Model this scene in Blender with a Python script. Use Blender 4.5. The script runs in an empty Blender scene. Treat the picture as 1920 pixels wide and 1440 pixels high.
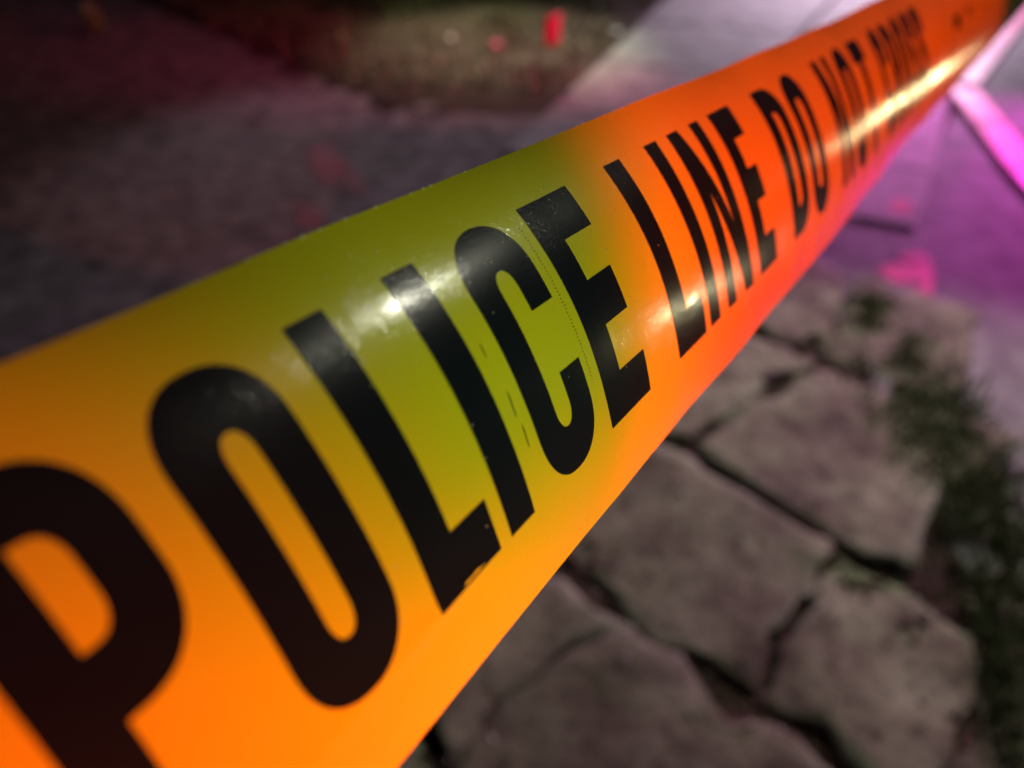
import bpy, bmesh, math, random
import numpy as np
from mathutils import Vector, Matrix, noise
from mathutils.geometry import tessellate_polygon

random.seed(11)
rng = np.random.default_rng(11)
scene = bpy.context.scene
COL = scene.collection
R = math.radians

# ------------------------------------------------------------------ camera
PITCH, CAM_H, FPX = 40.0, 1.15, 1350.0            # degrees down, metres, focal length for a 1920 wide frame
cam_d = bpy.data.cameras.new('camera')
cam = bpy.data.objects.new('camera', cam_d)
COL.objects.link(cam)
cam.location = (0, 0, CAM_H)
cam.rotation_euler = (R(90 - PITCH), 0, 0)
cam_d.sensor_width = 36.0
cam_d.lens = 36.0 * FPX / 1920.0
cam_d.clip_start = 0.005
cam_d.clip_end = 300
cam_d.dof.use_dof = True
cam_d.dof.focus_distance = 0.150
cam_d.dof.aperture_fstop = 6.9
scene.camera = cam

# ------------------------------------------------------------------ world: night sky
world = bpy.data.worlds.new('World')
scene.world = world
world.use_nodes = True
wn = world.node_tree
bg = wn.nodes['Background']
bg.inputs['Color'].default_value = (0.30, 0.30, 0.48, 1)
bg.inputs['Strength'].default_value = 0.022

# ------------------------------------------------------------------ view
scene.view_settings.view_transform = 'Standard'
scene.view_settings.look = 'None'
scene.view_settings.exposure = 0.0
scene.view_settings.gamma = 1.0

# ------------------------------------------------------------------ tape surface (units of one letter height)
U = 0.05
TD = np.array([0.55143389, 0.45381521, -0.6999803])
QA = (0.40989577, -0.84587765, -0.12778633, 0.04153347)
QB = (-2.02933087, 0.57521301, -0.20735679, -0.04527022)
BOW = (9.54754692e-03, 1.10631369e-02, -9.00093571e-03, -3.62866855e-04, -1.83581583e-03, -2.15220402e-03, 9.53244457e-05, 1.36232891e-04)
TB, TT = -0.322, 1.238
_e1 = np.cross(TD, [0, 0, 1.0]); _e1 /= np.linalg.norm(_e1)
_e2 = np.cross(_e1, TD)
CM = np.array([[1, 0, 0], [0, math.sin(R(PITCH)), math.cos(R(PITCH))], [0, -math.cos(R(PITCH)), math.sin(R(PITCH))]])
S_LO, S_HI = -0.1, 10.1

def _raw(s, t):
    u = sum(QA[k] * t ** k for k in range(4)); v = sum(QB[k] * t ** k for k in range(4))
    ds = s - 1.2
    u = u + BOW[0] * ds ** 2 + BOW[4] * ds ** 3 + BOW[6] * ds ** 4
    v = v + BOW[1] * ds ** 2 + BOW[5] * ds ** 3 + BOW[7] * ds ** 4
    a = BOW[2] * ds + BOW[3] * ds ** 2
    um = sum(QA[k] * .5 ** k for k in range(4)); vm = sum(QB[k] * .5 ** k for k in range(4))
    du, dv = u - um, v - vm
    u = um + du * np.cos(a) - dv * np.sin(a); v = vm + du * np.sin(a) + dv * np.cos(a)
    return s[..., None] * TD + u[..., None] * _e1 + v[..., None] * _e2

def _smooth(s, t):
    """camera-frame units; beyond the visible stretch the ribbon runs on straight"""
    s = np.asarray(s, float); t = np.asarray(t, float)
    sc = np.clip(s, S_LO, S_HI)
    p = _raw(sc, t)
    h = 1e-3
    tang = (_raw(sc + h, t) - _raw(sc - h, t)) / (2 * h)
    return p + (s - sc)[..., None] * tang

def bump_h(s, t):
    """small creases in the film, in units"""
    s = np.asarray(s, float); t = np.asarray(t, float)
    h = np.zeros(np.broadcast(s, t).shape)
    # crease above the lower edge, under the O and L
    tc = 0.005 + 0.03 * (s - 1.1)
    w = np.exp(-((s - 1.0) / 0.42) ** 2)
    h = h + 0.012 * w * np.exp(-np.abs(t - tc) / 0.035)
    # faint waves along the ribbon
    h = h + 0.0035 * np.sin(s * 2.3 + 3 * t) * np.sin(2.6 * t + .6)
    # flutter of the two cut edges, slight stretch ripples
    h = h + 0.006 * np.exp(-(TT - t) / 0.10) * np.sin(3.7 * s + 1.0 + 1.3 * np.sin(1.1 * s))
    h = h + 0.006 * np.exp(-(t - TB) / 0.10) * np.sin(3.1 * s + 2.2 + 1.1 * np.sin(1.7 * s))
    h = h + 0.0012 * np.sin(9.0 * s - 4.0 * t + 1.5 * np.sin(2.3 * s)) * np.sin(5.0 * t + 1.2 * s)
    return h

def surf(s, t, off=0.0):
    s = np.asarray(s, float); t = np.asarray(t, float)
    s, t = np.broadcast_arrays(s, t)
    h = 2e-3
    ds = _smooth(s + h, t) - _smooth(s - h, t)
    dt = _smooth(s, t + h) - _smooth(s, t - h)
    n = np.cross(ds, dt); n /= np.linalg.norm(n, axis=-1, keepdims=True)
    p = _smooth(s, t)
    if np.mean(np.sum(n * _smooth(np.array(2.0), np.array(.5)), -1)) > 0:
        n = -n
    p = p + n * (bump_h(s, t) + off)[..., None]
    w = (p * U) @ CM
    w[..., 2] += CAM_H
    return w

def tp(s, t, off=0.0):
    return Vector(surf(np.array(float(s)), np.array(float(t)), np.array(float(off))))

# ------------------------------------------------------------------ ground helper
def ray(px, py):
    x, y = (px - 960) / FPX, (720 - py) / FPX
    c, s = math.cos(R(PITCH)), math.sin(R(PITCH))
    return Vector((x, c + y * s, -s + y * c))

def G(px, py, z=0.0):
    """where a point of the photograph meets the ground"""
    d = ray(px, py)
    k = (z - CAM_H) / d.z
    return Vector((d.x * k, d.y * k, z))

# ------------------------------------------------------------------ lamps of the night street and added fill spots
def lamp(name, kind, loc, aim, power, color, size=0.05, cone=None, blend=0.5):
    d = bpy.data.lights.new(name, kind)
    d.energy = power; d.color = color
    d.shadow_soft_size = size
    if kind == 'SPOT':
        d.spot_size = cone; d.spot_blend = blend
    o = bpy.data.objects.new(name, d)
    COL.objects.link(o)
    o.location = loc
    if aim is not None:
        o.rotation_euler = (Vector(aim) - Vector(loc)).to_track_quat('-Z', 'Y').to_euler()
    return o

lamp('street_lamp_light', 'POINT', (4.1, 2.0, 4.2), None, 94, (1.0, 0.98, 0.78), 0.09)
lamp('glint_spot_near', 'SPOT', (0.95, 0.54, 0.87), tp(3.1, .2), 0.9, (1.0, 0.90, 0.52), 0.016, R(14), 1.0)  # added spot, set close by for a short glint on the tape
lamp('glint_spot_far', 'SPOT', (0.93, 1.03, 0.87), tp(8.0, .2), 0.42, (1.0, 0.82, 0.40), 0.016, R(14), 1.0)  # added spot for the glint on the far lettering
lamp('tape_fill_spot', 'SPOT', tp(1.9, .5) + Vector((0.62, -0.68, -0.25)) * 1.2, tp(1.85, .46), 34, (0.74, 1.0, 0.50), 0.05, R(8.4), 1.0)  # added fill, narrowed to brighten the tape's shaded middle
lamp('police_magenta_light', 'SPOT', (3.2, 4.2, 1.3), (1.74, 2.60, 0), 430, (1.0, 0.05, 0.80), 0.10, R(52), 0.9)
lamp('police_white_light', 'SPOT', (3.9, 7.2, 1.7), (2.4, 5.4, 0), 1200, (1.0, 0.74, 1.0), 0.10, R(56), 1.0)
lamp('paving_fill_spot', 'SPOT', (1.9, 2.6, 1.8), (0.74, 0.86, 0), 195, (1.0, 1.0, 0.80), 0.10, R(46), 0.7)  # added fill for the paving, aimed to miss the tape
lamp('path_fill_spot', 'SPOT', (-1.5, 4.8, 1.6), (-0.7, 2.3, 0), 54, (0.95, 0.68, 0.84), 0.10, R(54), 0.9)  # added dim fill for the dark path on the left
lamp('police_red_light', 'SPOT', (3.0, 3.0, 1.8), (-0.35, 3.95, 0.10), 470, (1.0, 0.045, 0.24), 0.08, R(29), 1.0)
lamp('bed_fill_spot', 'SPOT', (-0.3, 5.7, 2.2), (-0.15, 4.6, 0), 700, (0.92, 1.0, 0.62), 0.10, R(46), 1.0)  # added fill that brightens the grass bed
# red light as three added spots, cones shaped to leave the tape's shadow patch
lamp('red_spot_near', 'SPOT', (0.7572, -0.992, 1.0029), (-0.1243, -0.0379, 0.9504), 128, (1.0, 0.072, 0.0), 0.02, R(17.35), 0.30)
lamp('red_spot_low', 'SPOT', (0.802, -0.9418, 0.9668), (-0.0104, 0.07, 0.8871), 110, (1.0, 0.07, 0.0), 0.02, R(14.35), 0.11)
lamp('red_spot_far', 'SPOT', (0.9118, -0.7592, 0.9839), (0.2175, 0.3373, 0.9085), 138, (1.0, 0.045, 0.0), 0.02, R(28.8), 0.11)

# ------------------------------------------------------------------ material helpers
def mat(name):
    m = bpy.data.materials.new(name); m.use_nodes = True
    nt = m.node_tree
    return m, nt, nt.nodes['Principled BSDF']

def node(nt, t, **kw):
    n = nt.nodes.new(t)
    for k, v in kw.items():
        setattr(n, k, v)
    return n

def noise_tex(nt, scale, detail=4, rough=0.6, coord='Object', dist=0.0):
    tc = node(nt, 'ShaderNodeTexCoord')
    n = node(nt, 'ShaderNodeTexNoise')
    n.inputs['Scale'].default_value = scale
    n.inputs['Detail'].default_value = detail
    n.inputs['Roughness'].default_value = rough
    n.inputs['Distortion'].default_value = dist
    nt.links.new(tc.outputs[coord], n.inputs['Vector'])
    return n

def ramp(nt, src, stops):
    r = node(nt, 'ShaderNodeValToRGB')
    e = r.color_ramp.elements
    while len(e) < len(stops):
        e.new(0.5)
    for i, (p, c) in enumerate(stops):
        e[i].position = p; e[i].color = (*c, 1)
    nt.links.new(src, r.inputs['Fac'])
    return r

def bump(nt, src, bsdf, strength, dist):
    b = node(nt, 'ShaderNodeBump')
    b.inputs['Strength'].default_value = strength
    b.inputs['Distance'].default_value = dist
    nt.links.new(src, b.inputs['Height'])
    nt.links.new(b.outputs['Normal'], bsdf.inputs['Normal'])
    return b

def rough_ground(name, stops, scale, rough=0.85, bstr=0.6, bdist=0.01, bscale=None, spec=0.3):
    m, nt, p = mat(name)
    n1 = noise_tex(nt, scale, 6, 0.65)
    r = ramp(nt, n1.outputs['Fac'], stops)
    nt.links.new(r.outputs['Color'], p.inputs['Base Color'])
    n2 = noise_tex(nt, bscale or scale * 4, 6, 0.7)
    bump(nt, n2.outputs['Fac'], p, bstr, bdist)
    p.inputs['Roughness'].default_value = rough
    p.inputs['Specular IOR Level'].default_value = spec
    return m

M_SOIL = rough_ground('soil', [(0.3, (0.022, 0.013, 0.011)), (0.7, (0.085, 0.046, 0.036))], 9, 0.95, 0.8, 0.02)
def stone_mat():
    m, nt, p = mat('rough_stone')
    n1 = noise_tex(nt, 5.5, 5, 0.62)
    r1 = ramp(nt, n1.outputs['Fac'], [(0.32, (0.085, 0.065, 0.055)), (0.46, (0.165, 0.145, 0.12)), (0.58, (0.22, 0.21, 0.17)), (0.72, (0.33, 0.335, 0.275))])
    n2 = noise_tex(nt, 19, 6, 0.72)
    r2 = ramp(nt, n2.outputs['Fac'], [(0.34, (0.38, 0.33, 0.31)), (0.46, (0.92, 0.90, 0.88)), (0.70, (1.35, 1.35, 1.30))])
    mm = node(nt, 'ShaderNodeMix', data_type='RGBA', blend_type='MULTIPLY')
    mm.inputs['Factor'].default_value = 1.0
    nt.links.new(r1.outputs['Color'], mm.inputs['A']); nt.links.new(r2.outputs['Color'], mm.inputs['B'])
    nt.links.new(mm.outputs['Result'], p.inputs['Base Color'])
    oi = node(nt, 'ShaderNodeObjectInfo')
    r3 = ramp(nt, oi.outputs['Random'], [(0.0, (0.72, 0.66, 0.62)), (0.5, (1.0, 0.98, 0.92)), (1.0, (1.15, 1.18, 1.08))])
    m2 = node(nt, 'ShaderNodeMix', data_type='RGBA', blend_type='MULTIPLY')
    m2.inputs['Factor'].default_value = 1.0
    nt.links.new(mm.outputs['Result'], m2.inputs['A']); nt.links.new(r3.outputs['Color'], m2.inputs['B'])
    nt.links.new(m2.outputs['Result'], p.inputs['Base Color'])
    at = node(nt, 'ShaderNodeAttribute', attribute_name='pale_rim')
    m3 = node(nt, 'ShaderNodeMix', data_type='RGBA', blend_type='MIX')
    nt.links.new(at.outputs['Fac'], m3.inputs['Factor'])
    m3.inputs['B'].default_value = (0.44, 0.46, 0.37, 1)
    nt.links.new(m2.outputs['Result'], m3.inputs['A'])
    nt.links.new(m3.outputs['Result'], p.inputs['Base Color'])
    n3 = noise_tex(nt, 38, 6, 0.75)
    bump(nt, n3.outputs['Fac'], p, 0.9, 0.012)
    p.inputs['Roughness'].default_value = 0.85
    p.inputs['Specular IOR Level'].default_value = 0.3
    return m
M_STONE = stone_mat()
M_CONC = rough_ground('pale_concrete', [(0.34, (0.22, 0.21, 0.205)), (0.66, (0.42, 0.41, 0.40))], 7, 0.8, 0.6, 0.006, 45)
M_ROAD = rough_ground('smooth_asphalt', [(0.34, (0.085, 0.083, 0.085)), (0.5, (0.15, 0.148, 0.15)), (0.68, (0.23, 0.228, 0.23))], 8, 0.75, 0.7, 0.006, 45)
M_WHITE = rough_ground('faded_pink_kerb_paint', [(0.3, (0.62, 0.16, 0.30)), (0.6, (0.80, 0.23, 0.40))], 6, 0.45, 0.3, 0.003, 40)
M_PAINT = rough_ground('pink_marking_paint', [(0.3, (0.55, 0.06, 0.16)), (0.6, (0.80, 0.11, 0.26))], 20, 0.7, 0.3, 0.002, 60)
M_REDPAINT = rough_ground('worn_red_marking_paint', [(0.40, (0.22, 0.15, 0.15)), (0.62, (0.36, 0.09, 0.12))], 13, 0.8, 0.5, 0.004, 60)
M_PEB = rough_ground('white_pebble', [(0.3, (0.74, 0.72, 0.70)), (0.7, (0.86, 0.85, 0.83))], 30, 0.5, 0.2, 0.001)

def leaf_mat(name, lo, hi):
    m, nt, p = mat(name)
    oi = node(nt, 'ShaderNodeNewGeometry')
    r = ramp(nt, oi.outputs['Random Per Island'], [(0.0, lo), (1.0, hi)])
    nt.links.new(r.outputs['Color'], p.inputs['Base Color'])
    p.inputs['Roughness'].default_value = 0.55
    return m
M_GRASS = leaf_mat('grass_blades', (0.05, 0.075, 0.025), (0.20, 0.22, 0.10))
M_MOSS = leaf_mat('short_grass_blades', (0.07, 0.10, 0.045), (0.21, 0.235, 0.125))
M_DRY = leaf_mat('dry_grass_blades', (0.16, 0.14, 0.07), (0.38, 0.34, 0.20))
M_LEAF = leaf_mat('dead_leaves', (0.10, 0.045, 0.03), (0.30, 0.13, 0.06))
M_GREENLEAF = leaf_mat('pale_green_leaves', (0.16, 0.34, 0.10), (0.34, 0.52, 0.20))

# the tape film: glossy yellow polythene, a little light passes through it
M_FILM, nt, p = mat('yellow_polythene')
p.inputs['Base Color'].default_value = (0.86, 0.72, 0.012, 1)
p.inputs['Roughness'].default_value = 0.27
p.inputs['IOR'].default_value = 1.5
p.inputs['Specular IOR Level'].default_value = 0.32
p.inputs['Coat Weight'].default_value = 1.0
p.inputs['Coat Roughness'].default_value = 0.09
n1 = noise_tex(nt, 1500, 2, 0.5, dist=1.2)
bp = bump(nt, n1.outputs['Fac'], p, 0.5, 0.00012)
n3 = noise_tex(nt, 150, 2, 0.5)
pr = ramp(nt, n3.outputs['Fac'], [(0.36, (0.10,) * 3), (0.64, (0.42,) * 3)])
nt.links.new(pr.outputs['Color'], bp.inputs['Strength'])
nt.links.new(bp.outputs['Normal'], p.inputs['Coat Normal'])
n2 = noise_tex(nt, 60, 3, 0.5)
rr = ramp(nt, n2.outputs['Fac'], [(0.3, (0.22,) * 3), (0.7, (0.30,) * 3)])
nt.links.new(rr.outputs['Color'], p.inputs['Roughness'])
tr = node(nt, 'ShaderNodeBsdfTranslucent')
tr.inputs['Color'].default_value = (0.80, 0.60, 0.01, 1)
mx = node(nt, 'ShaderNodeMixShader')
mx.inputs['Fac'].default_value = 0.06
nt.links.new(p.outputs[0], mx.inputs[1]); nt.links.new(tr.outputs[0], mx.inputs[2])
nt.links.new(mx.outputs[0], nt.nodes['Material Output'].inputs['Surface'])

M_INK, nt, p = mat('black_printing_ink')
p.inputs['Base Color'].default_value = (0.008, 0.010, 0.017, 1)
p.inputs['Roughness'].default_value = 0.24
p.inputs['Specular IOR Level'].default_value = 0.3
p.inputs['Coat Weight'].default_value = 0.4
p.inputs['Coat Roughness'].default_value = 0.09
n1 = noise_tex(nt, 1500, 2, 0.5, dist=1.2)
bp = bump(nt, n1.outputs['Fac'], p, 0.5, 0.00012)
n3 = noise_tex(nt, 75, 2, 0.5)
pr = ramp(nt, n3.outputs['Fac'], [(0.42, (0.06,) * 3), (0.60, (0.30,) * 3)])
nt.links.new(pr.outputs['Color'], bp.inputs['Strength'])
nt.links.new(bp.outputs['Normal'], p.inputs['Coat Normal'])
M_DUST, nt, p = mat('pale_dust')
p.inputs['Base Color'].default_value = (0.75, 0.70, 0.55, 1)
M_FLAG, nt, p = mat('bright_red_vinyl')
p.inputs['Base Color'].default_value = (0.95, 0.004, 0.11, 1)
p.inputs['Roughness'].default_value = 0.4
tr = node(nt, 'ShaderNodeBsdfTranslucent')
tr.inputs['Color'].default_value = (0.95, 0.004, 0.10, 1)
mx = node(nt, 'ShaderNodeMixShader'); mx.inputs['Fac'].default_value = 0.4
nt.links.new(p.outputs[0], mx.inputs[1]); nt.links.new(tr.outputs[0], mx.inputs[2])
nt.links.new(mx.outputs[0], nt.nodes['Material Output'].inputs['Surface'])
M_WIRE, nt, p = mat('steel_wire')
p.inputs['Base Color'].default_value = (0.12, 0.11, 0.11, 1)
p.inputs['Metallic'].default_value = 0.6
p.inputs['Roughness'].default_value = 0.5

# ------------------------------------------------------------------ object helpers
def mesh_obj(name, verts, faces, m, parent=None, smooth=False):
    me = bpy.data.meshes.new(name)
    me.from_pydata([tuple(v) for v in verts], [], faces)
    me.validate(); me.update()
    if smooth:
        me.shade_smooth()
    me.materials.append(m)
    o = bpy.data.objects.new(name, me)
    COL.objects.link(o)
    if parent is not None:
        o.parent = parent
    return o

def empty(name, loc=(0, 0, 0)):
    o = bpy.data.objects.new(name, None)
    o.empty_display_size = 0.05
    COL.objects.link(o); o.location = loc
    return o

def tag(o, label=None, cat=None, group=None, kind=None):
    if label: o['label'] = label
    if cat: o['category'] = cat
    if group: o['group'] = group
    if kind: o['kind'] = kind
    return o

def nz(x, y, z=0.0, s=1.0):
    return noise.noise(Vector((x * s, y * s, z)))

# ------------------------------------------------------------------ ground sheet
N = 90
gv, gf = [], []
for j in range(N + 1):
    for i in range(N + 1):
        a, b = (i / N) * 2 - 1, (j / N) * 2 - 1
        x = 60 * a * abs(a) ** 1.6; y = 3 + 60 * b * abs(b) ** 1.6
        gz = -0.026 + (0.009 + 0.007 * nz(x, y, 2.0, 9.0) if abs(x) < 3 and abs(y) < 5 else 0)
        if 880 - 0.52 * (960 + FPX * x / (y * 0.766 + 0.74) - 300) > 720 - FPX * (y * 0.643 - 0.881) / (y * 0.766 + 0.74) + 60 and 0 < y < 3.3 - min(0, x + .6) * 0.95:
            gz = -0.07                               # lies deeper under the worn path
        gv.append((x, y, gz))
for j in range(N):
    for i in range(N):
        k = j * (N + 1) + i
        gf.append((k, k + 1, k + N + 2, k + N + 1))
tag(mesh_obj('ground', gv, gf, M_SOIL), kind='structure')

def slab(name, poly, z0, z1, m, parent=None, bev=0.006):
    """flat piece with chamfered rim; poly is counter-clockwise"""
    n = len(poly)
    c = sum((Vector((p[0], p[1])) for p in poly), Vector((0, 0))) / n
    vs = [(p[0], p[1], z0) for p in poly] + [(p[0], p[1], z1 - bev) for p in poly]
    for p in poly:
        d = (c - Vector((p[0], p[1]))).normalized() * bev
        vs.append((p[0] + d.x, p[1] + d.y, z1))
    fs = [tuple(range(2 * n, 3 * n))]
    for k in range(2):
        for i in range(n):
            j = (i + 1) % n
            fs.append((k * n + i, k * n + j, (k + 1) * n + j, (k + 1) * n + i))
    return mesh_obj(name, vs, fs, m, parent)

# ------------------------------------------------------------------ paving of rough stones
pav = empty('pavement'); tag(pav, kind='structure')
RD = Vector((0.73, -0.683)).normalized(); PD = Vector((0.683, 0.73)).normalized()

def row_shift(q, k):
    return 0.05 * math.sin(q * 1.9 + k * 1.3) + 0.03 * math.sin(q * 4.3 + k * 2.1)

AX = (0.0, 0.03, 0.10, 0.19, 0.29, 0.39, 0.5, 0.61, 0.71, 0.81, 0.90, 0.97, 1.0)
GAPS = {4: 0.012, 5: 0.008, 6: 0.006}              # the widest joints
def stone(p0, p1, q0, q1, k, seed):
    n = 13
    gap = 0.004
    vs, fs, pale_rim = [], [], []
    tilt = (random.uniform(-.02, .02), random.uniform(-.02, .02))
    base = random.uniform(-0.003, 0.004)
    for j in range(n):
        for i in range(n):
            a, b = AX[i], AX[j]
            q = q0 + gap + (q1 - q0 - 2 * gap) * a
            lo = p0 + GAPS.get(k, gap) + row_shift(q, k); hi = p1 - GAPS.get(k + 1, gap) + row_shift(q, k + 1)
            pp = lo + (hi - lo) * b
            qq = q + 0.04 * math.sin(pp * 5 + k)
            edge = max(abs(a - .5), abs(b - .5)) * 2
            w = RD * qq + PD * pp
            jit = 0.036
            wx = w.x + jit * nz(w.x, w.y, 40.0, 5.0) + 0.016 * nz(w.x, w.y, 41.0, 13.0) + 0.016 * nz(w.x, w.y, seed, 11.0)
            wy = w.y + jit * nz(w.x, w.y, 49.0, 5.0) + 0.016 * nz(w.x, w.y, 45.0, 13.0) + 0.016 * nz(w.x, w.y, seed + 5, 11.0)
            if edge > 0.9:
                wx += 0.022 * nz(w.x, w.y, seed + 3, 27.0); wy += 0.022 * nz(w.x, w.y, seed + 7, 27.0)
                if edge > 0.99:
                    cut = max(0.0, nz(w.x, w.y, 12.0, 9.0) - 0.02) * 0.085
                    cc = RD * ((q0 + q1) / 2) + PD * ((p0 + p1) / 2) - w
                    cc.normalize(); wx += cc.x * cut; wy += cc.y * cut
            z = base + tilt[0] * (a - .5) + tilt[1] * (b - .5) + 0.008 * nz(w.x, w.y, seed, 5.0) + 0.012 * nz(w.x, w.y, seed, 18.0)
            if edge > 0.99:
                z -= 0.002 + 0.005 * random.random()
            vs.append((wx, wy, z))
            pale_rim.append(max(0.0, min(1.0, (edge - 0.86) * 9)) * max(0.0, min(0.55, 0.12 + 1.5 * nz(w.x, w.y, 31.0, 4.5))))  # paler in noisy patches along the stone's rim
    for j in range(n - 1):
        for i in range(n - 1):
            kk = j * n + i
            fs.append((kk, kk + 1, kk + n + 1, kk + n))
    rim = [i for i in range(n)] + [j * n + n - 1 for j in range(1, n)] + [(n - 1) * n + i for i in range(n - 2, -1, -1)] + [j * n for j in range(n - 2, 0, -1)]
    b0 = len(vs)
    for i in rim:
        x, y, z = vs[i]; vs.append((x, y, -0.075)); pale_rim.append(0.0)
    for i in range(len(rim)):
        j = (i + 1) % len(rim)
        fs.append((rim[i], b0 + i, b0 + j, rim[j]))
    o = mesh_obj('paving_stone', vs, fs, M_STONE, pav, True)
    at = o.data.attributes.new('pale_rim', 'FLOAT', 'POINT')
    at.data.foreach_set('value', pale_rim[:len(o.data.vertices)])
    return o

rows = [-1.0, -0.55, -0.12, 0.29, 0.70, 1.10, 1.62, 2.06, 2.55, 3.0, 3.5]
fixed = {3: [-0.35, 0.20], 4: [-0.62, -0.15, 0.13], 5: [-0.90, -0.44, 0.02], 6: [-0.95, -0.50]}
def in_pave(x, y):
    if y < 0.1: return False
    right = 1.02 + 0.12 * (y - 1.2) if y > 1.1 else 1.0
    if y > 1.75: right = 1.10 + 0.62 * (y - 1.75)
    if x > right: return False
    top = 3.42 if x < 0.1 else 3.42 - 0.85 * (x - 0.1)
    if x < -0.6: top = 3.50 - 1.0 * (x + 0.6)
    if x > -0.25: top = min(top, 2.85 - 0.47 * (x + 0.05) - 0.06)
    return y < min(top, 5.0)
def below_tape(c):
    f = c.y * math.cos(R(PITCH)) + CAM_H * math.sin(R(PITCH))
    u = c.y * math.sin(R(PITCH)) - CAM_H * math.cos(R(PITCH))
    px, py = 960 + FPX * c.x / f, 720 - FPX * u / f
    return py > 880 - 0.52 * (px - 300)
for k in range(len(rows) - 1):
    qs = list(fixed.get(k, []))
    q = min(qs) if qs else random.uniform(-.4, .4)
    while q > -5.6:
        q -= random.uniform(0.38, 0.62); qs.append(q)
    q = max(qs)
    while q < 2.2:
        q += random.uniform(0.36, 0.55); qs.append(q)
    qs.sort()
    for a, b in zip(qs[:-1], qs[1:]):
        c = RD * ((a + b) / 2) + PD * ((rows[k] + rows[k + 1]) / 2)
        if in_pave(c.x, c.y) and below_tape(c):
            stone(rows[k], rows[k + 1], a, b, k, random.uniform(0, 90))

# ------------------------------------------------------------------ rough worn path on the far side of the tape
M_PATH = rough_ground('worn_rough_path', [(0.30, (0.07, 0.062, 0.062)), (0.5, (0.18, 0.165, 0.16)), (0.72, (0.33, 0.31, 0.30))], 11, 0.9, 0.7, 0.010, 36)
def path_z(x, y):
    return -0.020 + 0.010 * nz(x, y, 1.0, 1.7) + 0.005 * nz(x, y, 4.0, 6.0) + 0.004 * nz(x, y, 7.0, 15.0)
NX, NY = 110, 90
vs, fs = [], []
for j in range(NY + 1):
    for i in range(NX + 1):
        x = -6.0 + 6.9 * i / NX; y = 0.15 + 5.6 * j / NY
        vs.append((x, y, path_z(x, y)))
for j in range(NY):
    for i in range(NX):
        x = -6.0 + 6.9 * (i + .5) / NX; y = 0.15 + 5.6 * (j + .5) / NY
        if below_tape(Vector((x + 0.40, y + 0.40))) and below_tape(Vector((x, y))) and below_tape(Vector((x - 0.35, y + 0.35))): continue
        top = 3.40 if x < 0.1 else 3.40 - 0.7 * (x - 0.1)
        if x < -0.6: top = 3.44 - 1.05 * (x + 0.6)
        if x > 0.0 + max(0.0, y - 2.85) * 0.43 and y > 2.95 - 0.47 * (x + 0.05): continue
        if y + 0.16 * nz(x, y, 2.0, 4.0) + 0.07 * nz(x, y, 5.0, 11.0) > top: continue
        k = j * (NX + 1) + i
        fs.append((k, k + 1, k + NX + 2, k + NX + 1))
o = mesh_obj('path', vs, fs, M_PATH, None, True); tag(o, kind='structure')
bmx = bmesh.new(); bmx.from_mesh(o.data); bmesh.ops.delete(bmx, geom=[v for v in bmx.verts if not v.link_faces], context='VERTS'); bmx.to_mesh(o.data); bmx.free()

# ------------------------------------------------------------------ pale concrete walk beyond, slab by slab
walk = empty('concrete_walk'); tag(walk, kind='structure')
def quad(a, b, c, d): return [a, b, c, d]
wl = [Vector((-0.05, 2.85)), Vector((0.17, 3.36)), Vector((0.46, 4.05)), Vector((0.80, 4.90)), Vector((1.20, 5.9)), Vector((1.9, 7.6))]
wr = [Vector((1.36, 2.17)), Vector((1.62, 2.62)), Vector((2.10, 3.50)), Vector((2.62, 4.30)), Vector((3.28, 5.22)), Vector((4.6, 7.0))]
for i in range(5):
    for (u0, u1) in ((0.0, 0.5), (0.5, 1.0)):
        g = 0.008
        a = wl[i].lerp(wr[i], u0 + g); b = wl[i].lerp(wr[i], u1 - g)
        c = wl[i + 1].lerp(wr[i + 1], u1 - g); d = wl[i + 1].lerp(wr[i + 1], u0 + g)
        dn = (d - a).normalized() * 0.008
        slab('concrete_slab', [a + dn, b + dn, c - dn, d - dn], -0.05, random.uniform(-0.004, 0.004), M_CONC, walk)

# ------------------------------------------------------------------ road surface on the right
road = [(0.80, -0.6), (12, -0.6), (12, 12), (5.6, 8.0), (3.30, 5.16), (2.12, 3.46), (1.42, 2.42), (1.10, 2.36), (0.80, 2.10), (0.92, 1.80), (0.90, 1.2), (0.84, 0.6)]
o = slab('road', road, -0.05, -0.012, M_ROAD); tag(o, kind='structure')

# ------------------------------------------------------------------ white painted kerb with a corner
kerb = empty('kerb'); tag(kerb, kind='structure')
def kerb_run(pts, w, h, steps):
    for i in range(len(pts) - 1):
        a, b = Vector(pts[i]), Vector(pts[i + 1])
        for k in range(steps[i]):
            u0, u1 = k / steps[i], (k + 1) / steps[i]
            p, q = a.lerp(b, u0), a.lerp(b, u1)
            d = (q - p).normalized(); nrm = Vector((-d.y, d.x)) * w / 2
            p = p + d * 0.004; q = q - d * 0.004
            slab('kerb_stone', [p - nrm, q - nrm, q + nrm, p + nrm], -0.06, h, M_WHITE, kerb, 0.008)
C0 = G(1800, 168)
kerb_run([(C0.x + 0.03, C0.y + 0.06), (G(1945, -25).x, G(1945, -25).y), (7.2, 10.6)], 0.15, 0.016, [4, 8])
kerb_run([(C0.x, C0.y - 0.02), (G(1920, 322).x, G(1920, 322).y), (1.70, 1.0)], 0.13, 0.016, [2, 3])

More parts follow.
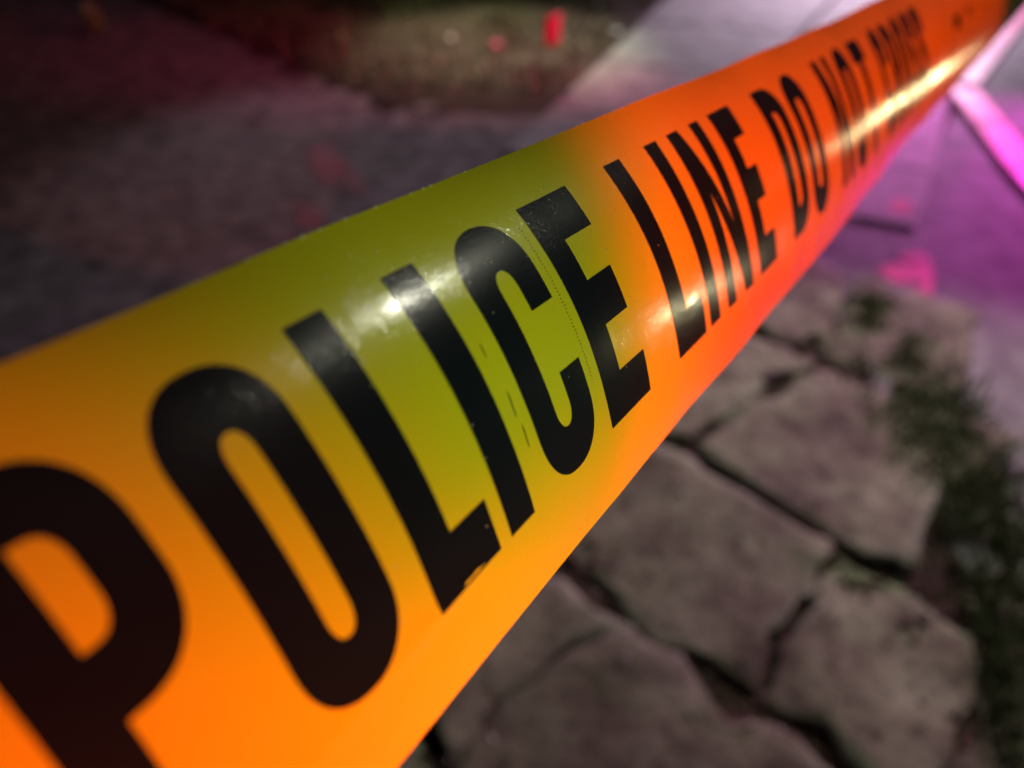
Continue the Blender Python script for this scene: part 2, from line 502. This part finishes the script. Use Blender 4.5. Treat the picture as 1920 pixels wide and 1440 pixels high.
# ------------------------------------------------------------------ vegetation
def blades(name, pts, hmin, hmax, m, label, wid=0.0035, lean=0.6, clumped=True, z=-0.03):
    vs, fs = [], []
    for (x, y) in pts:
        h = random.uniform(hmin, hmax) * (0.6 + 1.5 * max(0.0, nz(x, y, 7.7, 2.6)) if clumped else 1.0); a = random.uniform(0, 6.283)
        l = random.uniform(0.1, lean) * h; b = random.uniform(0, 6.283)
        dx, dy = math.cos(a) * wid, math.sin(a) * wid
        lx, ly = math.cos(b) * l, math.sin(b) * l
        k = len(vs)
        vs += [(x - dx, y - dy, z), (x + dx, y + dy, z),
               (x + lx * .4 + dx * .8, y + ly * .4 + dy * .8, z + h * .6), (x + lx * .4 - dx * .8, y + ly * .4 - dy * .8, z + h * .6),
               (x + lx, y + ly, z + h * .95)]
        fs += [(k, k + 1, k + 2, k + 3), (k + 3, k + 2, k + 4)]
    o = mesh_obj(name, vs, fs, m)
    return tag(o, label, 'grass', kind='stuff')

def inside(poly, x, y):
    c = False
    for i in range(len(poly)):
        x1, y1 = poly[i]; x2, y2 = poly[i - 1]
        if (y1 > y) != (y2 > y) and x < (x2 - x1) * (y - y1) / (y2 - y1) + x1:
            c = not c
    return c
bed = [(-4.2, 8.2), (-2.9, 6.2), (-1.45, 4.45), (-1.15, 4.12), (-0.62, 3.62), (-0.2, 3.52), (0.10, 3.46), (0.42, 4.1), (0.74, 4.88), (1.12, 5.9), (1.8, 7.8)]
def fill(poly, n, clump):
    xs = [p[0] for p in poly]; ys = [p[1] for p in poly]
    out = []
    while len(out) < n:
        x, y = random.uniform(min(xs), max(xs)), random.uniform(min(ys), max(ys))
        if inside(poly, x + 0.16 * nz(x, y, 1.1, 3.0) + 0.07 * nz(x, y, 5.1, 11.0), y + 0.22 * nz(x, y, 2.2, 3.0) + 0.08 * nz(x, y, 6.2, 11.0)) and nz(x, y, 3.3, 3.2) + 0.6 * nz(x, y, 8.1, 9) > random.uniform(-.9, .5) * clump:
            out.append((x, y))
    return out
blades('grass', fill(bed, 14000, 1), 0.05, 0.13, M_GRASS, 'green grass growing in the bed behind the red flag')
blades('dry_grass', fill(bed, 3800, 1), 0.05, 0.11, M_DRY, 'straw coloured dry grass in the bed behind the red flag')

def strip(pts, widths, n):
    out = []
    for _ in range(n):
        u = random.random() * (len(pts) - 1); i = int(u); f = u - i
        a, b = pts[i], pts[i + 1]; w = widths[i] + (widths[i + 1] - widths[i]) * f
        c = a.lerp(b, f); d = (b - a).normalized()
        r = (random.gauss(0, 0.55) - 0.30) * w
        x, y = c.x - d.y * r, c.y + d.x * r
        if nz(x, y, 5.5, 9) > random.uniform(-.5, .35):
            out.append((x, y))
    return out
sp = [G(*p) for p in ((1650, 555), (1715, 660), (1790, 790), (1850, 920), (1890, 1080), (1905, 1250), (1900, 1420))]
blades('grass_strip', strip(sp, [.06, .10, .12, .10, .07, .035, .012], 7500), 0.016, 0.04, M_MOSS, 'strip of green grass between the rough paving and the road', 0.004, 0.9, False, -0.012)

def leafy(name, m, spots, size, label, cat, kind='stuff'):
    vs, fs = [], []
    for (x, y, z) in spots:
        s = random.uniform(*size); a = random.uniform(0, 6.283); tl = random.uniform(-.9, .9); t2 = random.uniform(-.6, .6)
        X = Vector((math.cos(a), math.sin(a), t2)).normalized(); Y = Vector((-math.sin(a), math.cos(a), tl)).normalized()
        k = len(vs); c = Vector((x, y, z))
        for (u, v) in ((-.5, 0), (-.15, -.28), (.25, -.22), (.55, 0), (.25, .22), (-.15, .28)):
            vs.append(c + X * u * s + Y * v * s + Vector((0, 0, .1 * s * abs(v) * 4)))
        fs.append(tuple(range(k, k + 6)))
    o = mesh_obj(name, vs, fs, m)
    return tag(o, label, cat, kind=kind)
edge = [Vector(p) for p in ((-2.2, 5.3), (-1.45, 4.5), (-1.15, 4.2), (-0.62, 3.72), (-0.2, 3.62), (0.08, 3.56), (0.45, 4.3), (0.72, 4.9))]
sps = []
for _ in range(230):
    u = random.random() * (len(edge) - 1); i = int(u); c = edge[i].lerp(edge[i + 1], u - i)
    sps.append((c.x + random.gauss(0, .12), c.y + random.gauss(.05, .13), random.uniform(-.02, .08)))
leafy('leaf_litter', M_LEAF, sps, (0.02, 0.05), 'brown dead leaves along the edge of the grass bed', 'leaves')

# grit and crumbs of stone lying about
M_GRIT = leaf_mat('grit', (0.06, 0.05, 0.045), (0.46, 0.43, 0.38))
vs, fs = [], []
bpy.context.view_layer.update()
dg = bpy.context.evaluated_depsgraph_get()
for _ in range(2600):
    x, y = random.uniform(-2.6, 1.15), random.uniform(0.3, 3.4)
    hit = scene.ray_cast(dg, Vector((x, y, 0.25)), Vector((0, 0, -1)))
    if not hit[0]: continue
    z = hit[1].z; r = random.uniform(0.002, 0.0065) * (1.6 if random.random() < .08 else 1)
    k = len(vs); a = random.uniform(0, 6.283)
    for q in range(4):
        rr = r * random.uniform(.7, 1.3)
        vs.append((x + math.cos(a + q * 1.571) * rr, y + math.sin(a + q * 1.571) * rr, z))
    vs.append((x + random.uniform(-.3, .3) * r, y + random.uniform(-.3, .3) * r, z + r * random.uniform(.7, 1.2)))
    fs += [(k + q, k + (q + 1) % 4, k + 4) for q in range(4)]
M_CRUMB = leaf_mat('soil_crumbs', (0.025, 0.014, 0.011), (0.15, 0.085, 0.06))
cv, cf = [], []
for _ in range(9000):
    x, y = random.uniform(-0.6, 1.15), random.uniform(0.3, 2.7)
    hit = scene.ray_cast(dg, Vector((x, y, 0.25)), Vector((0, 0, -1)))
    if not hit[0] or hit[1].z > -0.010 or hit[4].name.split('.')[0] not in ('ground', 'paving_stone'): continue
    z = hit[1].z; r = random.uniform(0.004, 0.014); k = len(cv); a = random.uniform(0, 6.283)
    for q in range(5):
        rr = r * random.uniform(.7, 1.3)
        cv.append((x + math.cos(a + q * 1.2566) * rr, y + math.sin(a + q * 1.2566) * rr, z - 0.002))
    cv.append((x, y, z + r * random.uniform(.5, 1.0)))
    cf += [(k + q, k + (q + 1) % 5, k + 5) for q in range(5)]
tag(mesh_obj('soil_crumbs', cv, cf, M_CRUMB), 'brown crumbs of soil filling the joints of the rough paving', 'soil', kind='stuff')
tag(mesh_obj('grit', vs, fs, M_GRIT), 'loose grit and crumbs of stone scattered over the paving', 'grit', kind='stuff')

# small pale green plant, far left
pl = G(185, 58)
plant = empty('small_plant', (pl.x, pl.y, -0.03)); tag(plant, 'small pale green plant alone on the dark ground at upper left', 'plant')
for k in range(16):
    a = k * 2.4; h = random.uniform(.07, .19); r = random.uniform(.02, .08)
    bx, by = math.cos(a) * r, math.sin(a) * r
    wv = 0.022
    px, py = -math.sin(a) * wv, math.cos(a) * wv
    vs = [(0, 0, 0), (bx * .5 + px, by * .5 + py, h * .55), (bx * .5 - px, by * .5 - py, h * .55), (bx * .9 + px * .8, by * .9 + py * .8, h * .85), (bx * .9 - px * .8, by * .9 - py * .8, h * .85), (bx * 1.1, by * 1.1, h)]
    mesh_obj('leaf', vs, [(0, 1, 2), (2, 1, 3, 4), (4, 3, 5)], M_GREENLEAF, plant)

# ------------------------------------------------------------------ red marker flag on a wire
fb = G(1016, 158)
flag = empty('marker_flag', (fb.x, fb.y, -0.03)); tag(flag, 'small bright red flag on a thin wire stake at the edge of the grass', 'flag')
vs, fs = [], []
nu, nv = 6, 5
for j in range(nv):
    for i in range(nu):
        u, v = i / (nu - 1), j / (nv - 1)
        vs.append((0.005 + 0.098 * u, -0.012 * math.sin(u * 3.0) - 0.008 * v, 0.205 + 0.125 * v + 0.012 * u - 0.02 * u * (1 - v)))
for j in range(nv - 1):
    for i in range(nu - 1):
        k = j * nu + i
        fs.append((k, k + 1, k + nu + 1, k + nu))
o = mesh_obj('flag_cloth', vs, fs, M_FLAG, flag, True)
o.rotation_euler = (0, 0, 0.70)
md = o.modifiers.new('thickness', 'SOLIDIFY'); md.thickness = 0.0006
bm = bmesh.new()
bmesh.ops.create_cone(bm, cap_ends=True, segments=8, radius1=0.0022, radius2=0.0018, depth=0.37)
bmesh.ops.translate(bm, vec=(0, 0, 0.165), verts=bm.verts)
me = bpy.data.meshes.new('stake'); bm.to_mesh(me); bm.free(); me.materials.append(M_WIRE)
o = bpy.data.objects.new('stake', me); COL.objects.link(o); o.parent = flag

# ------------------------------------------------------------------ paint marks and pebbles on the ground
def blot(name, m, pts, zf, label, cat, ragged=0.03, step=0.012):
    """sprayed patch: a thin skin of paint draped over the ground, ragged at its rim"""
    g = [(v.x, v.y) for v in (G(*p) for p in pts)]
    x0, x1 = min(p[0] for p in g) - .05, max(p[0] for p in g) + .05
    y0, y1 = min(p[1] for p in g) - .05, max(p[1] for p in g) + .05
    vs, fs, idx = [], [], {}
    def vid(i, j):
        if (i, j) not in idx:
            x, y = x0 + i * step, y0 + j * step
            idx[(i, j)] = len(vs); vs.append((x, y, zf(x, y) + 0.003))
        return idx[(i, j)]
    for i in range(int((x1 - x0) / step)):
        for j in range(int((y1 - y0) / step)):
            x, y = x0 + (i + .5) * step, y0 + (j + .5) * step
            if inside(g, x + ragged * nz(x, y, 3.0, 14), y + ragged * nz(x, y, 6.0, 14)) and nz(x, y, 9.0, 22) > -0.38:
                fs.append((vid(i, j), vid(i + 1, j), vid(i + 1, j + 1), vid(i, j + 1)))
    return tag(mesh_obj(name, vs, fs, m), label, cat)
def top_z(x, y):
    hit = bpy.context.scene.ray_cast(bpy.context.view_layer.depsgraph, Vector((x, y, 0.3)), Vector((0, 0, -1)))
    return hit[1].z if hit[0] else 0.0
bpy.context.view_layer.update()
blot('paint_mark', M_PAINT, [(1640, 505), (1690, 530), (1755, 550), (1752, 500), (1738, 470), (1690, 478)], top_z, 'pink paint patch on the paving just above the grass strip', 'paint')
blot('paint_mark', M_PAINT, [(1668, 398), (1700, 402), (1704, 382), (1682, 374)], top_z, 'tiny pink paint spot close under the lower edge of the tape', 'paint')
blot('paint_mark', M_REDPAINT, [(575, 270), (590, 320), (640, 345), (690, 360), (680, 325), (640, 290), (620, 262)], path_z, 'worn red paint smear on the dark paving above the tape', 'paint')
blot('paint_mark', M_REDPAINT, [(545, 372), (560, 420), (610, 418), (600, 385)], path_z, 'faint small red paint smear nearest above the tape edge', 'paint')

def pebble(px, py, r, m, label):
    p = G(px, py, 0.02)
    bmx = bmesh.new(); bmesh.ops.create_icosphere(bmx, subdivisions=2, radius=r)
    sd = random.uniform(0, 50)
    for v in bmx.verts:
        v.co *= 1 + 0.25 * nz(v.co.x, v.co.y, sd + v.co.z / r, 0.8 / r)
        v.co.z *= 0.75
    me = bpy.data.meshes.new('pebble'); bmx.to_mesh(me); bmx.free(); me.shade_smooth(); me.materials.append(m)
    o = bpy.data.objects.new('pebble', me); COL.objects.link(o); o.location = p
    return tag(o, label, 'pebble')
pebble(1155, 62, 0.030, M_PEB, 'round white pebble at the right end of the grass bed')
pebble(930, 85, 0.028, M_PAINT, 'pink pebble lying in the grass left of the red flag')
pebble(845, 72, 0.020, M_PEB, 'small greyish white pebble in the grass far left of the flag')

# ------------------------------------------------------------------ the police tape
root_loc = tp(2.0, .5)
tape = empty('police_tape', root_loc)
tag(tape, 'yellow plastic police line tape with black lettering stretched across the view', 'tape')
inv = -np.array(root_loc)
sv = np.concatenate([np.linspace(-30, -0.4, 24)[:-1], np.linspace(-0.4, 5, 200)[:-1], np.linspace(5, 12, 70)[:-1], np.linspace(12, 120, 60)])
tv = np.linspace(TB, TT, 76)
S, T = np.meshgrid(sv, tv, indexing='ij')
THICK = 0.002                                       # a tenth of a millimetre, in letter heights
front = (surf(S, T) + inv).reshape(-1, 3).tolist()
back = (surf(S, T, -THICK) + inv).reshape(-1, 3).tolist()
ns_, nt_ = len(sv), len(tv)
faces = []
for i in range(ns_ - 1):
    for j in range(nt_ - 1):
        k = i * nt_ + j
        faces.append((k, k + nt_, k + nt_ + 1, k + 1))
nb = len(front)
faces += [tuple(nb + q for q in reversed(f)) for f in faces]
verts = front + back
for col in (0, nt_ - 1):                            # cut edges, with their own corners so that they stay crisp
    k0 = len(verts)
    for i in range(ns_):
        verts += [front[i * nt_ + col], back[i * nt_ + col]]
    for i in range(ns_ - 1):
        q = k0 + 2 * i
        faces.append((q, q + 1, q + 3, q + 2) if col == 0 else (q, q + 2, q + 3, q + 1))
film = mesh_obj('film', verts, faces, M_FILM, tape, True)

def arc(cx, cy, rx, ry, a0, a1, n=16, e=2.25):
    out = []
    for i in range(n + 1):
        a = R(a0 + (a1 - a0) * i / n); c, s = math.cos(a), math.sin(a)
        out.append((cx + rx * math.copysign(abs(c) ** (2 / e), c), cy + ry * math.copysign(abs(s) ** (2 / e), s)))
    return out

def round_box(x0, x1, y0, y1, ry, n=16):
    cx, rx = (x0 + x1) / 2, (x1 - x0) / 2
    return arc(cx, y1 - ry, rx, ry, 0, 180, 2 * n) + arc(cx, y0 + ry, rx, ry, 180, 360, 2 * n)

def glyph(ch, w):
    st, sr, ar = 0.150, 0.140, 0.20
    if ch == 'I': return [[(0, 0), (w, 0), (w, 1), (0, 1)]]
    if ch == 'L': return [[(0, 0), (w, 0), (w, ar), (st, ar), (st, 1), (0, 1)]]
    if ch == 'E': return [[(0, 0), (w, 0), (w, ar), (st, ar), (st, .41), (w - .025, .41), (w - .025, .61), (st, .61), (st, .8), (w - .005, .8), (w - .005, 1), (0, 1)]]
    if ch == 'T': return [[(w / 2 - st / 2, 0), (w / 2 + st / 2, 0), (w / 2 + st / 2, .8), (w, .8), (w, 1), (0, 1), (0, .8), (w / 2 - st / 2, .8)]]
    if ch == 'N': 
        sn = .118
        return [[(0, 0), (sn, 0), (sn, .62), (w - sn - .01, 0), (w, 0), (w, 1), (w - sn, 1), (w - sn, .40), (sn + .012, 1), (0, 1)]]
    if ch == 'O':
        return [round_box(0, w, -.012, 1.015, .235), round_box(sr, w - sr, .175, .825, .085)]
    if ch == 'D':
        o = [(0, 0)] + arc(w / 2 - .03, .24, w / 2 + .03, .24, 270, 360) + arc(w / 2 - .03, .76, w / 2 + .03, .24, 0, 90) + [(0, 1)]
        i = [(st, .18)] + arc(w - sr - .07, .26, .07, .08, 270, 360, 8) + arc(w - sr - .07, .74, .07, .08, 0, 90, 8) + [(st, .82)]
        return [o, i]
    if ch in 'PR':
        r = .20
        bb = .40
        o = [(0, 0), (st - .01, 0), (st - .01, bb)]
        if ch == 'P':
            o += arc(w - .20, bb + .24, .20, .24, 270, 360)
        else:
            o += [(w * .45, bb), (w - st, 0), (w, 0), (w - .09, .46)] + arc(w - .20, bb + .26, .20, .20, 320, 360, 6)
        o += arc(w - .20, 1 - .26, .20, .26, 0, 90) + [(0, 1)]
        i = [(st - .01, .57)] + arc(w - sr - .06, .66, .06, .09, 270, 360, 8) + arc(w - sr - .06, .74, .06, .09, 0, 90, 8) + [(st - .01, .83)]
        return [o, i]
    if ch == 'C':
        o = [(w, .635), (w - sr, .635)]
        o += [(w - sr, .74)] + arc(w / 2, .74, w / 2 - sr, .085, 0, 180, 16) + arc(w / 2, .26, w / 2 - sr, .085, 180, 360, 16) + [(w - sr, .375), (w, .375)]
        o += list(reversed(arc(w / 2, .225, w / 2, .237, 180, 360, 32))) + list(reversed(arc(w / 2, .778, w / 2, .237, 0, 180, 32)))
        return [o]
    if ch == 'S':
        return [[(0, .33), (0, .08), (.08, 0), (w - .08, 0), (w, .08), (w, .42), (w - .05, .52), (st, .66), (st, .82), (w - st, .82), (w - st, .68), (w, .68), (w, .92), (w - .08, 1), (.08, 1), (0, .92), (0, .6), (.05, .5), (w - st, .36), (w - st, .18), (st, .18), (st, .33)]]

def print_letter(ch, s0, s1, t0=0.0, t1=1.0, name='printed_letter'):
    loops = glyph(ch, s1 - s0)
    vl = [[Vector((x, y, 0)) for x, y in lp] for lp in loops]
    tri = tessellate_polygon(vl)
    flat = [v for lp in vl for v in lp]
    bm = bmesh.new()
    bv = [bm.verts.new(v) for v in flat]
    for t in tri:
        try: bm.faces.new([bv[i] for i in t])
        except ValueError: pass
    bmesh.ops.remove_doubles(bm, verts=bm.verts, dist=1e-5)
    for k in range(1, 40):
        y = -0.02 + 1.04 * k / 40
        bmesh.ops.bisect_plane(bm, geom=bm.verts[:] + bm.edges[:] + bm.faces[:], plane_co=(0, y, 0), plane_no=(0, 1, 0), dist=1e-6)
    for k in range(1, 6):
        bmesh.ops.bisect_plane(bm, geom=bm.verts[:] + bm.edges[:] + bm.faces[:], plane_co=((s1 - s0) * k / 6, 0, 0), plane_no=(1, 0, 0), dist=1e-6)
    co = np.array([v.co[:] for v in bm.verts])
    ww = surf(s0 + co[:, 0], t0 + (t1 - t0) * co[:, 1], 0.0010) + inv
    for v, p_ in zip(bm.verts, ww):
        v.co = p_
    bmesh.ops.recalc_face_normals(bm, faces=bm.faces)
    bm.normal_update()
    ns = sum((f.normal for f in bm.faces), Vector())
    if ns.dot(Vector((0.75, -0.47, 0.45))) < 0:
        bmesh.ops.reverse_faces(bm, faces=bm.faces)
    me = bpy.data.meshes.new(name); bm.to_mesh(me); bm.free()
    me.shade_smooth(); me.materials.append(M_INK)
    o = bpy.data.objects.new(name, me); COL.objects.link(o); o.parent = tape
    return o

LET = [('P', .150, .522, .03, 1.035), ('O', .624, .992, .02, 1.005), ('L', 1.113, 1.447), ('I', 1.513, 1.665), ('C', 1.80, 2.178), ('E', 2.275, 2.642),
       ('L', 2.966, 3.30), ('I', 3.366, 3.499), ('N', 3.621, 4.014), ('E', 4.15, 4.465),
       ('D', 4.837, 5.21), ('O', 5.325, 5.705),
       ('N', 6.135, 6.516), ('O', 6.66, 7.03), ('T', 7.18, 7.565),
       ('C', 7.93, 8.27), ('R', 8.39, 8.74), ('O', 8.84, 9.19), ('S', 9.29, 9.63), ('S', 9.73, 10.07)]
for L in LET:
    print_letter(*L)
print_letter('I', 11.7, 12.8, .44, .62, 'printed_dash')

# dust, a scratch and the ragged row of ink ticks beside the first E
def flecks(name, items, m, kind=None):
    vs, fs = [], []
    for (s, t, ls, lt, rot) in items:
        c, n_ = math.cos(rot), math.sin(rot)
        k = len(vs)
        cs = [(-1, -.6), (-.3, -1), (.8, -.7), (1, .5), (.2, 1), (-.8, .7)]
        ss = np.array([s + (x * c * ls - y * n_ * lt) for x, y in cs]); tt = np.array([t + (x * n_ * ls + y * c * lt) for x, y in cs])
        lo = surf(ss, tt, 0.0013) + inv; hi = surf(np.array([s]), np.array([t]), 0.0013 + min(ls, lt) * .8) + inv
        vs += lo.tolist() + hi.tolist()
        fs += [(k + i, k + (i + 1) % 6, k + 6) for i in range(6)]
    o = mesh_obj(name, vs, fs, m, tape)
    if kind: o['kind'] = kind
    return o
items = []
for _ in range(60):
    r = random.uniform(.0012, .003)
    items.append((random.uniform(.8, 4.2), random.uniform(TB + .02, TT - .01), r * random.uniform(.8, 1.8), r, random.uniform(0, 3)))
for _ in range(8):
    r = random.uniform(.0016, .004)
    items.append((random.gauss(2.0, .12), random.gauss(.87, .05), r * 1.3, r, random.uniform(0, 3)))
for _ in range(14):
    items.append((random.uniform(1.0, 3.5), TT - 0.001, .005, .004, 0))
flecks('dust', items, M_DUST, 'stuff')
flecks('scratch', [(1.268, .835, .045, .004, 1.75)], M_DUST)
ticks = []
for k in range(46):
    t = .93 - .70 * k / 46
    ticks.append((2.225 + .002 * math.sin(k * 1.7) - .01 * (1 - t), t, random.uniform(.003, .0065), .0013, random.uniform(-.2, .4)))
flecks('ink_tick_row', ticks, M_INK, 'stuff')
flecks('ink_smear', [(1.735, .40, .003, .055, -.05), (1.742, .27, .003, .05, -.05), (1.72, .62, .0022, .03, -.05)], M_INK)
